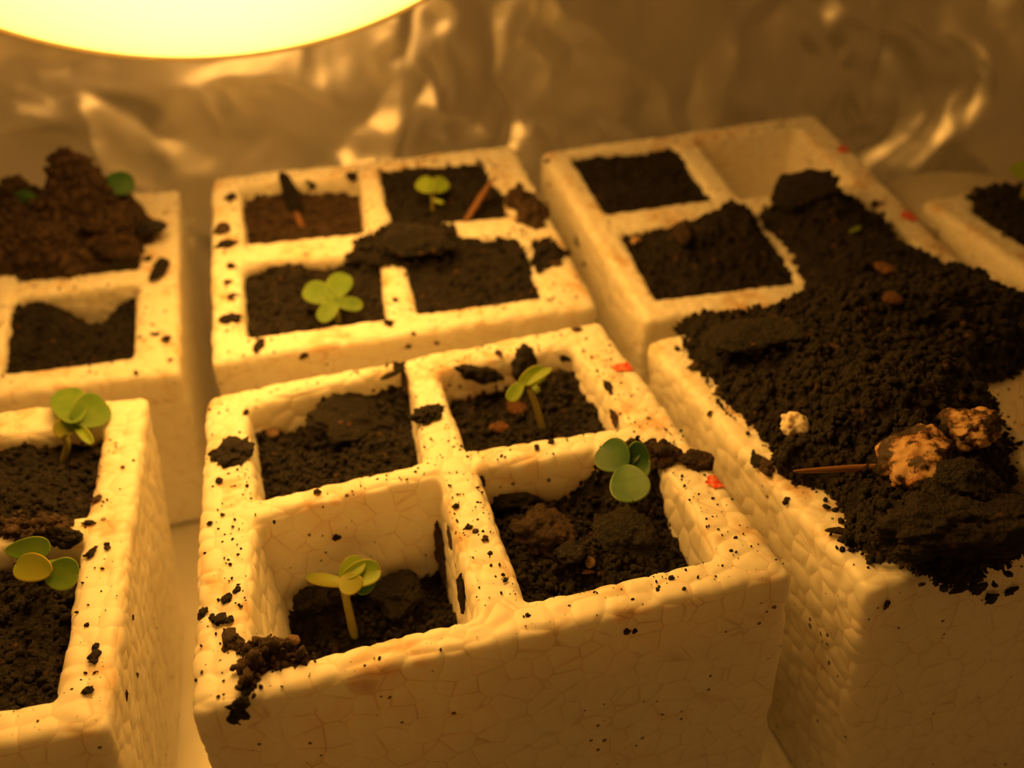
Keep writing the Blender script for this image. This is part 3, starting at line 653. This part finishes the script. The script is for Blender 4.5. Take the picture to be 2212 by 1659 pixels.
# ------------------------------------------------------------------ seedlings
def tube(pts, rad, n=12):
    pts = [V3(p) for p in pts]
    # Catmull-Rom resample
    Q = [2 * pts[0] - pts[1]] + pts + [2 * pts[-1] - pts[-2]]; out = []; rr = []
    for i in range(1, len(Q) - 2):
        for t in np.linspace(0, 1, 8, endpoint=(i == len(Q) - 3)):
            a, b, c, d = Q[i - 1:i + 3]
            out.append(.5 * (2 * b + (c - a) * t + (2 * a - 5 * b + 4 * c - d) * t * t + (3 * b - a - 3 * c + d) * t ** 3))
            rr.append(rad[0] + (rad[1] - rad[0]) * ((i - 1 + t) / (len(pts) - 1)))
    v = []; m = len(out)
    for i, p in enumerate(out):
        tg = out[min(i + 1, m - 1)] - out[max(i - 1, 0)]; Bm = basis(tg)
        for j in range(n): a = 2 * math.pi * j / n; v.append(p + (Bm[0] * math.cos(a) + Bm[1] * math.sin(a)) * rr[i])
    f = [[i * n + j, i * n + (j + 1) % n, (i + 1) * n + (j + 1) % n, (i + 1) * n + j] for i in range(m - 1) for j in range(n)]
    return np.array(v), np.array(f)
def leaf(parent, org, base, tip, width, normal, mat, cup=.15, droop=.1, notch=.12, shape=.5, label=None, th=.32):
    """cotyledon from base to tip (world mm), heart or paddle shaped, with real thickness"""
    base = V3(base); tip = V3(tip); ax = tip - base; L = np.linalg.norm(ax); ax /= L
    nn = V3(normal); nn = nn - ax * (nn @ ax); nn /= np.linalg.norm(nn); sd = np.cross(nn, ax)
    nu, nv = 26, 17; u = np.linspace(0, 1, nu)[:, None]; v = np.linspace(-1, 1, nv)[None, :]
    ph = u * math.pi
    al = (1 - np.cos(ph)) / 2; hw = np.sin(ph) ** .85 * (shape + (1 - shape) * al ** .8)
    hw = hw / hw.max() * width / 2 + .12 * (1 - u)
    x = L * (al - notch * (1 - np.abs(v)) ** 1.3 * al ** 5 + notch * .35 * al ** 4 * np.abs(v))
    y = v * hw
    z = cup * width * .5 * (v ** 2) * np.sin(ph) - droop * L * al ** 2 
    G = base + x[..., None] * ax + y[..., None] * sd + z[..., None] * nn
    V = G.reshape(-1, 3); ij = np.arange(nu * nv).reshape(nu, nv)
    Fq = np.stack([ij[:-1, :-1], ij[1:, :-1], ij[1:, 1:], ij[:-1, 1:]], -1).reshape(-1, 4)
    o = mesh('leaf', V - org, Fq, mat, parent)
    uv = np.stack([np.broadcast_to(al, (nu, nv)), np.broadcast_to(v, (nu, nv)) * 1., np.zeros((nu, nv))], -1).reshape(-1, 3)
    rim = np.maximum(np.abs(uv[:, 1]), np.clip((uv[:, 0] - .9) * 10, 0, 1)); uv[:, 1] = np.sign(uv[:, 1] + 1e-9) * rim
    a_ = o.data.attributes.new('leafuv', 'FLOAT_VECTOR', 'POINT'); a_.data.foreach_set('vector', uv.astype(np.float32).ravel())
    md = o.modifiers.new('thick', 'SOLIDIFY'); md.thickness = th * S; md.offset = 0
    ms = o.modifiers.new('smooth', 'SUBSURF'); ms.levels = 1; ms.render_levels = 1
    if label: o['label'] = label
    return o
VIEWUP = lambda P, k=.5: (lambda c: c / np.linalg.norm(c) * k + V3([0, 0, 1]) * (1 - k))(CAM - V3(P))
def seedling(k, base_px, top_px, leaves, label, srad=(.75, .6), ht=None, bend=(0, 0), mat=LEAF_L, stem=STEM, name='seedling', hbase=None):
    fr = F[k]
    if base_px is None:
        top = fr.w(fr.at(*top_px, ht)); bl = None; best = None
        for o, b in BV:
            r = b.ray_cast(Vector(top), Vector((0, 0, -1)))
            if r[0] is not None and (best is None or r[3] < best): best = r[3]; bl = np.array(r[0])
        base = bl if bl is not None else top - V3([0, 0, 8])
    else:
        base = cast(*base_px)[0]
        if ht is None:
            d = ray(*top_px); d2 = d[:2]; t = ((base[:2] - CAM[:2]) @ d2) / (d2 @ d2); top = CAM + d * t
        else: top = fr.w(fr.at(*top_px, ht))
    e = empty(name, base); tag(e, label, 'seedling', 'young seedlings in the foam blocks')
    org = base
    mid = (base + top) / 2 + V3([bend[0], 0, bend[1]])
    v, f = tube([base - V3([0, 0, 1.2]), mid, top], srad); mesh('stem', v - org, f, stem, e)
    mmpx = np.linalg.norm(top - CAM) / FPX
    htop = (fr.l(top))[2]
    for lf in leaves:
        b = fr.w(fr.at(*lf['b'], htop + lf.get('hb', 0))); t = fr.w(fr.at(*lf['t'], htop + lf.get('ht', 0)))
        nrm = V3(lf['n']) if 'n' in lf else VIEWUP(b, lf.get('k', .55))
        leaf(e, org, b, t, lf['w'] * mmpx, nrm, lf.get('mat', mat), lf.get('cup', .15), lf.get('droop', .08), lf.get('notch', .12), lf.get('shape', .5))
    return e
D_ = dict
seedling('A', (1364, 1016), (1355, 1000), [
    D_(b=(1354, 1008), t=(1296, 964), w=80, hb=.2, ht=1.4, k=.85, cup=.16, notch=.03, shape=.66, droop=.10),
    D_(b=(1350, 1006), t=(1368, 1078), w=84, hb=.6, ht=.4, k=.85, cup=.08, notch=.03, shape=.5, droop=.06),
    D_(b=(1356, 1002), t=(1402, 992), w=84, hb=-.2, ht=1.0, k=.75, cup=.30, notch=.08, shape=.66, droop=.12),
    D_(b=(1362, 1004), t=(1362, 962), w=44, hb=.0, ht=1.8, k=.6, cup=.3, notch=.06, shape=.6)],
    'dark green broad leaved seedling over the front right cell of the centre foreground block', ht=5., mat=LEAF_D)
seedling('A', (1174, 922), (1143, 838), [
    D_(b=(1122, 828), t=(1178, 800), w=40, hb=.2, ht=1.5, k=.8, cup=.1, notch=.02, shape=.55, droop=-.05),
    D_(b=(1140, 832), t=(1190, 792), w=20, hb=1.0, ht=2.4, k=.2, cup=.1, notch=0, shape=.4),
    D_(b=(1128, 826), t=(1100, 864), w=31, hb=.2, ht=-1.4, k=.7, cup=.1, notch=.02, shape=.6),
    D_(b=(1148, 830), t=(1162, 846), w=16, hb=-.4, ht=-.8, k=.7, notch=.05)],
    'thin bright green seedling leaning left in the back right cell of the centre block', srad=(.72, .62), mat=LEAF_L)
seedling('A', (766, 1376), (742, 1268), [
    D_(b=(748, 1262), t=(660, 1240), w=30, hb=.3, ht=.4, k=.35, cup=-.15, notch=.02, shape=.75, droop=.10, mat=LEAF_Y),
    D_(b=(738, 1255), t=(818, 1228), w=58, hb=.2, ht=1.4, k=.55, cup=.28, notch=.08, shape=.55, droop=.12),
    D_(b=(742, 1243), t=(770, 1276), w=50, hb=.8, ht=.1, k=.7, cup=.12, notch=.03, shape=.6, mat=LEAF_Y),
    D_(b=(735, 1250), t=(782, 1208), w=50, hb=.4, ht=2.2, k=.35, cup=.2, notch=.08, shape=.55),
    D_(b=(770, 1245), t=(800, 1276), w=44, hb=0, ht=-1.4, k=.8, cup=.1, notch=.03, shape=.6, mat=LEAF_D)],
    'pale stemmed seedling with curling leaves standing in the half empty cell', srad=(.78, .62), mat=LEAF_L)
seedling('C', (131, 990), (140, 942), [
    D_(b=(163, 914), t=(136, 830), w=67, hb=1.6, ht=1.6, k=.92, cup=.10, notch=.0, shape=.72),
    D_(b=(160, 912), t=(231, 866), w=74, hb=1.4, ht=1.4, k=.92, cup=.10, notch=.0, shape=.70),
    D_(b=(163, 920), t=(115, 930), w=38, hb=.2, ht=.2, k=.7, cup=.1, notch=0, shape=.75, mat=LEAF_Y),
    D_(b=(162, 914), t=(196, 955), w=20, hb=.2, ht=-.4, k=.6, cup=.35, notch=.03, shape=.65, mat=LEAF_L)],
    'tall seedling with two large round leaves in the back cell of the left edge block', srad=(.72, .62), mat=LEAF_M, bend=(.8, 0))
seedling('C', None, (98, 1212), [
    D_(b=(12, 1190), t=(107, 1182), w=46, hb=.6, ht=1.0, k=.8, cup=.10, notch=0, shape=.45, droop=.05),
    D_(b=(110, 1238), t=(31, 1216), w=54, hb=1.6, ht=1.6, k=.8, cup=.12, notch=.03, shape=.7, mat=LEAF_Y),
    D_(b=(97, 1240), t=(167, 1240), w=62, hb=.8, ht=.8, k=.8, cup=.12, notch=.06, shape=.65),
    D_(b=(92, 1222), t=(128, 1214), w=16, hb=.2, ht=.2, k=.3, notch=0, shape=.7)],
    'drooping seedling with overlapping yellow green leaves in the front cell of the left edge block', ht=2.0, mat=LEAF_M)
seedling('B', None, (722, 644), [
    D_(b=(724, 648), t=(656, 620), w=52, hb=.6, ht=.8, k=.75, cup=.08, notch=.08, shape=.6),
    D_(b=(712, 648), t=(748, 588), w=52, hb=.6, ht=.9, k=.75, cup=.08, notch=.08, shape=.62),
    D_(b=(728, 650), t=(692, 690), w=36, hb=.2, ht=-.1, k=.75, cup=.08, notch=.02, shape=.7),
    D_(b=(726, 652), t=(782, 660), w=30, hb=.2, ht=.2, k=.75, cup=.08, notch=.02, shape=.7)],
    'four leaved green seedling in the front left cell of the second centre block', ht=2.2, mat=LEAF_M)
seedling('B', (934, 450), (934, 412), [
    D_(b=(938, 412), t=(902, 388), w=38, hb=.1, ht=.8, k=.7, cup=.1, notch=.06, shape=.7),
    D_(b=(930, 412), t=(965, 388), w=38, hb=.1, ht=.8, k=.7, cup=.1, notch=.06, shape=.7),
    D_(b=(936, 432), t=(958, 438), w=8, hb=-.8, ht=-1.0, k=.7, notch=0, shape=.7)],
    'tiny two leaved pale green seedling in the back right cell of the second centre block', srad=(.45, .4), mat=LEAF_L)
seedling('D', None, (236, 398), [
    D_(b=(226, 400), t=(288, 392), w=46, hb=0, ht=.5, k=.85, cup=.1, notch=.12, shape=.75)],
    'green leaf peeping out on the right behind the peak of the tall soil heap', ht=11., mat=LEAF_D)
seedling('D', None, (70, 424), [
    D_(b=(78, 428), t=(4, 398), w=18, hb=.2, ht=1, k=.4, cup=.1, notch=.05, shape=.8),
    D_(b=(74, 426), t=(30, 424), w=20, hb=0, ht=-.4, k=.6, cup=.1, notch=.05, shape=.8)],
    'flat green seedling on the far left behind the tall soil heap', ht=9., mat=LEAF_D)
seedling('G', None, (2222, 378), [
    D_(b=(2224, 385), t=(2192, 352), w=34, hb=0, ht=1.5, k=.6, cup=.1, notch=.08, shape=.7),
    D_(b=(2220, 385), t=(2250, 350), w=34, hb=0, ht=1.5, k=.6, cup=.1, notch=.08, shape=.7)],
    'bright green seedling cut by the right picture edge at the back', ht=9., mat=LEAF_L)
seedling('F', None, (1840, 500), [
    D_(b=(1836, 502), t=(1860, 488), w=9, hb=0, ht=.4, k=.7, notch=0, shape=.7)],
    'minute sprout with one narrow leaf on the spilled soil of the back right block', srad=(.3, .25), ht=6.5, mat=LEAF_L)

# ------------------------------------------------------------------ red pen marks, part of the trays
INK = NT('red_ink')
_n = INK.n('ShaderNodeTexNoise', i_Scale=1300., i_Vector=INK.n('ShaderNodeTexCoord').outputs['Object']).outputs[0]
INK.set(Base_Color=INK.mix(INK.ramp(_n, .4, .65), (.72, .06, .035), (.85, .26, .13)), Roughness=.5); INK = INK.m
def pen_mark(k, px, py, w_, h_, ang, seed):
    fr = F[k]; r = cast(px, py, [trays[k]]); V = []; n = 22; ok = []
    for i in range(n):
        for j in range(n):
            u, v = i / (n - 1) * 2 - 1, j / (n - 1) * 2 - 1
            x = px + (u * math.cos(ang) * w_ - v * math.sin(ang) * h_) / 2; y = py - (u * math.sin(ang) * w_ + v * math.cos(ang) * h_) / 2
            q = cast(x, y, [trays[k]])
            if q is None: V.append(V3([0, 0, 0])); ok.append(False); continue
            nr = q[1] if q[1][2] > 0 else -q[1]
            V.append(fr.l(q[0] + nr * .3))
            th = math.atan2(v, u); e = math.hypot(u, v) / (.9 + .14 * math.sin(5 * th + seed) * math.sin(3 * th + 2 * seed))
            ok.append(e < .95)
    fq = [[i * n + j, (i + 1) * n + j, (i + 1) * n + j + 1, i * n + j + 1] for i in range(n - 1) for j in range(n - 1)]
    fq = [q for q in fq if all(ok[a] for a in q)]
    o = mesh('pen_mark', np.array(V), fq, INK, trays[k]); o['label'] = 'red pen mark'
    used = o.data
pen_mark('A', 1356, 794, 84, 24, .05, 1); pen_mark('A', 1556, 1040, 80, 42, -.05, 2)
pen_mark('F', 1822, 323, 40, 18, .15, 3); pen_mark('F', 1972, 468, 74, 24, -.05, 4)

# ------------------------------------------------------------------ foil wall, foil floor, white tub
def foil_sheet(name, o_, ax, ay, nx, ny, amp, seed, label=None):
    o_, ax, ay = V3(o_), V3(ax), V3(ay); n = np.cross(ax, ay); n /= np.linalg.norm(n)
    U, W_ = np.meshgrid(np.linspace(0, 1, nx), np.linspace(0, 1, ny), indexing='ij')
    lx, ly = np.linalg.norm(ax), np.linalg.norm(ay); P = np.dstack([U * lx, W_ * ly, U * 0 + seed * 11.7])
    wp = P + np.dstack([fbm(P, 40., 3, seed), fbm(P, 40., 3, seed + 4), P[..., 0] * 0]) * 16
    h = np.zeros(U.shape); fr_ = np.random.default_rng(seed)
    for q in range(150):                                      # long straight-ish folds, each one bending the sheet
        c = fr_.random(2) * [lx, ly]; th = fr_.uniform(0, math.pi); dn = (wp[..., 0] - c[0]) * math.cos(th) + (wp[..., 1] - c[1]) * math.sin(th)
        al = -(wp[..., 0] - c[0]) * math.sin(th) + (wp[..., 1] - c[1]) * math.cos(th); ln_ = fr_.uniform(8, 55); wd_ = fr_.uniform(2.5, 13) * (1 + ln_ / 60)
        h += fr_.uniform(-.75, .75) * np.exp(-(al / ln_) ** 2) * np.maximum(0, 1 - np.abs(dn) / wd_) * wd_ / 14
    h += -np.abs(fbm(wp, 60., 2, seed + 8)) * 1.0
    # facets
    q = wp[..., :2] / 26.; i = np.floor(q).astype(np.int64); f = q - i; a = _h(i[..., 0], i[..., 1], i[..., 0] * 0 + seed)
    z = h * amp + fbm(P, 6., 2, seed) * .12
    V = (o_ + U[..., None] * ax + W_[..., None] * ay + z[..., None] * n).reshape(-1, 3); ij = np.arange(nx * ny).reshape(nx, ny)
    Fq = np.stack([ij[:-1, :-1], ij[1:, :-1], ij[1:, 1:], ij[:-1, 1:]], -1).reshape(-1, 4)
    return mesh(name, V, Fq, FOIL)
d = ray(1880, 200); CORN = CAM + d * ((221 - CAM[1]) / d[1])
wl = foil_sheet('wall_back', (-195, 215, -62), (CORN[0] + 195, 0, 0), (0, 14, 330), 420, 230, 8., 2)
tag(wl, 'crumpled aluminium foil wall behind the foam blocks', None, None, 'structure')
wr = foil_sheet('wall_right', (CORN[0] - 4, 222, -62), (150, -125, 0), (0, 0, 330), 220, 230, 8., 5)
tag(wr, 'crumpled aluminium foil wall closing the right side', None, None, 'structure')
wf = foil_sheet('wall_left_bounce', (-185, 175, -62), (0, 0, 330), (18, -330, 0), 150, 150, 8., 9)  # unseen wall, added to bounce lamp light onto the left-facing block sides
wf.data.flip_normals(); tag(wf, 'unseen crumpled aluminium foil wall added on the left to bounce light', None, None, 'structure')
fl = foil_sheet('floor', (-420, -300, FLOORZ - .2), (830, 0, 0), (0, 620, 0), 160, 120, .0, 4)
tag(fl, 'foil lined floor under the foam blocks', None, None, 'structure')

def lathe(prof, n=72):
    v = []; m = len(prof)
    for r, z in prof:
        for j in range(n): a = 2 * math.pi * j / n; v.append((r * math.cos(a), r * math.sin(a), z))
    f = [[i * n + j, i * n + (j + 1) % n, (i + 1) * n + (j + 1) % n, (i + 1) * n + j] for i in range(m - 1) for j in range(n)]
    return np.array(v), np.array(f)
PLAST = plain('white_plastic', (.62, .60, .55), .4, 0, .2)
d = ray(2085, 420); t = (-3 - CAM[2]) / d[2]; tc_ = CAM + d * t
tub = empty('white_tub', (tc_[0], tc_[1], FLOORZ)); tag(tub, 'round white plastic tub with a low domed lid behind the far right block', 'tub')
v, f = lathe([(0, .2), (19, .2), (20, 1), (21.6, 54), (21.2, 55), (0.01, 55)]); mesh('tub_body', v, f, PLAST, tub)
v, f = lathe([(21.8, 51), (22.9, 51.2), (23.3, 54.5), (22.8, 55.6), (21.6, 56.2), (19, 56.6), (12, 57.4), (5, 57.9), (.01, 58)]); mesh('lid', v, f, PLAST, tub)

# ------------------------------------------------------------------ lamp
LN = V3([.02, -.656, -.755]); LN /= np.linalg.norm(LN); LR = 68.
d = ray(440, -355); d = d / np.linalg.norm(d); LC = CAM + d * 188.
lamp = empty('grow_lamp', LC); tag(lamp, 'round glowing yellow lamp hanging tilted at the top left above the blocks', 'lamp')
zq = Vector(LN).to_track_quat('Z', 'Y'); lamp.rotation_mode = 'QUATERNION'; lamp.rotation_quaternion = zq
em = NT('lamp_glow'); em.t.nodes.remove(em.b)
gx = em.n('ShaderNodeTexCoord').outputs['Object']; ln = em.n('ShaderNodeVectorMath', operation='LENGTH', i_0=gx).outputs['Value']
fall = em.n('ShaderNodeMapRange'); em.t.links.new(ln, fall.inputs[0])
for i, vv in ((1, .0), (2, .069), (3, 1.2), (4, .40)): fall.inputs[i].default_value = vv
e_ = em.n('ShaderNodeEmission'); e_.inputs[0].default_value = (*LAMP_COL, 1)
em.t.links.new(em.math('MULTIPLY', fall.outputs[0], LAMP_POWER), e_.inputs[1]); em.t.links.new(e_.outputs[0], em.out.inputs[0])
R2 = (LR ** 2 + 19 ** 2) / (2 * 19)
prof = [(LR * s, math.sqrt(R2 ** 2 - (LR * s) ** 2) - (R2 - 19)) for s in np.linspace(1, .0002, 24)]
v, f = lathe(prof, 96); mesh('diffuser', v, f[:, ::-1], em.m, lamp)
METAL = plain('lamp_enamel', (.75, .66, .5), .35, .2)
v, f = lathe([(LR - .6, .2), (LR + .2, .9), (LR + 1.3, .5), (LR + 1.5, -.8), (LR + .6, -2.2), (LR - .6, -1.5)], 96); mesh('rim', v, f, METAL, lamp)
SH = NT('lamp_shade_fill_glow'); SH.set(Base_Color=(.85, .78, .62), Roughness=.5, Emission_Color=(1.0, .45, .085), Emission_Strength=2.4); SH = SH.m  # glow added to the out-of-frame shade to brighten the foil behind
v, f = lathe([(LR + .8, -1.5), (LR, -8), (60, -24), (46, -38), (30, -46), (20, -50), (19, -70), (15, -74), (.01, -75)], 72); mesh('shade', v, f, SH, lamp)
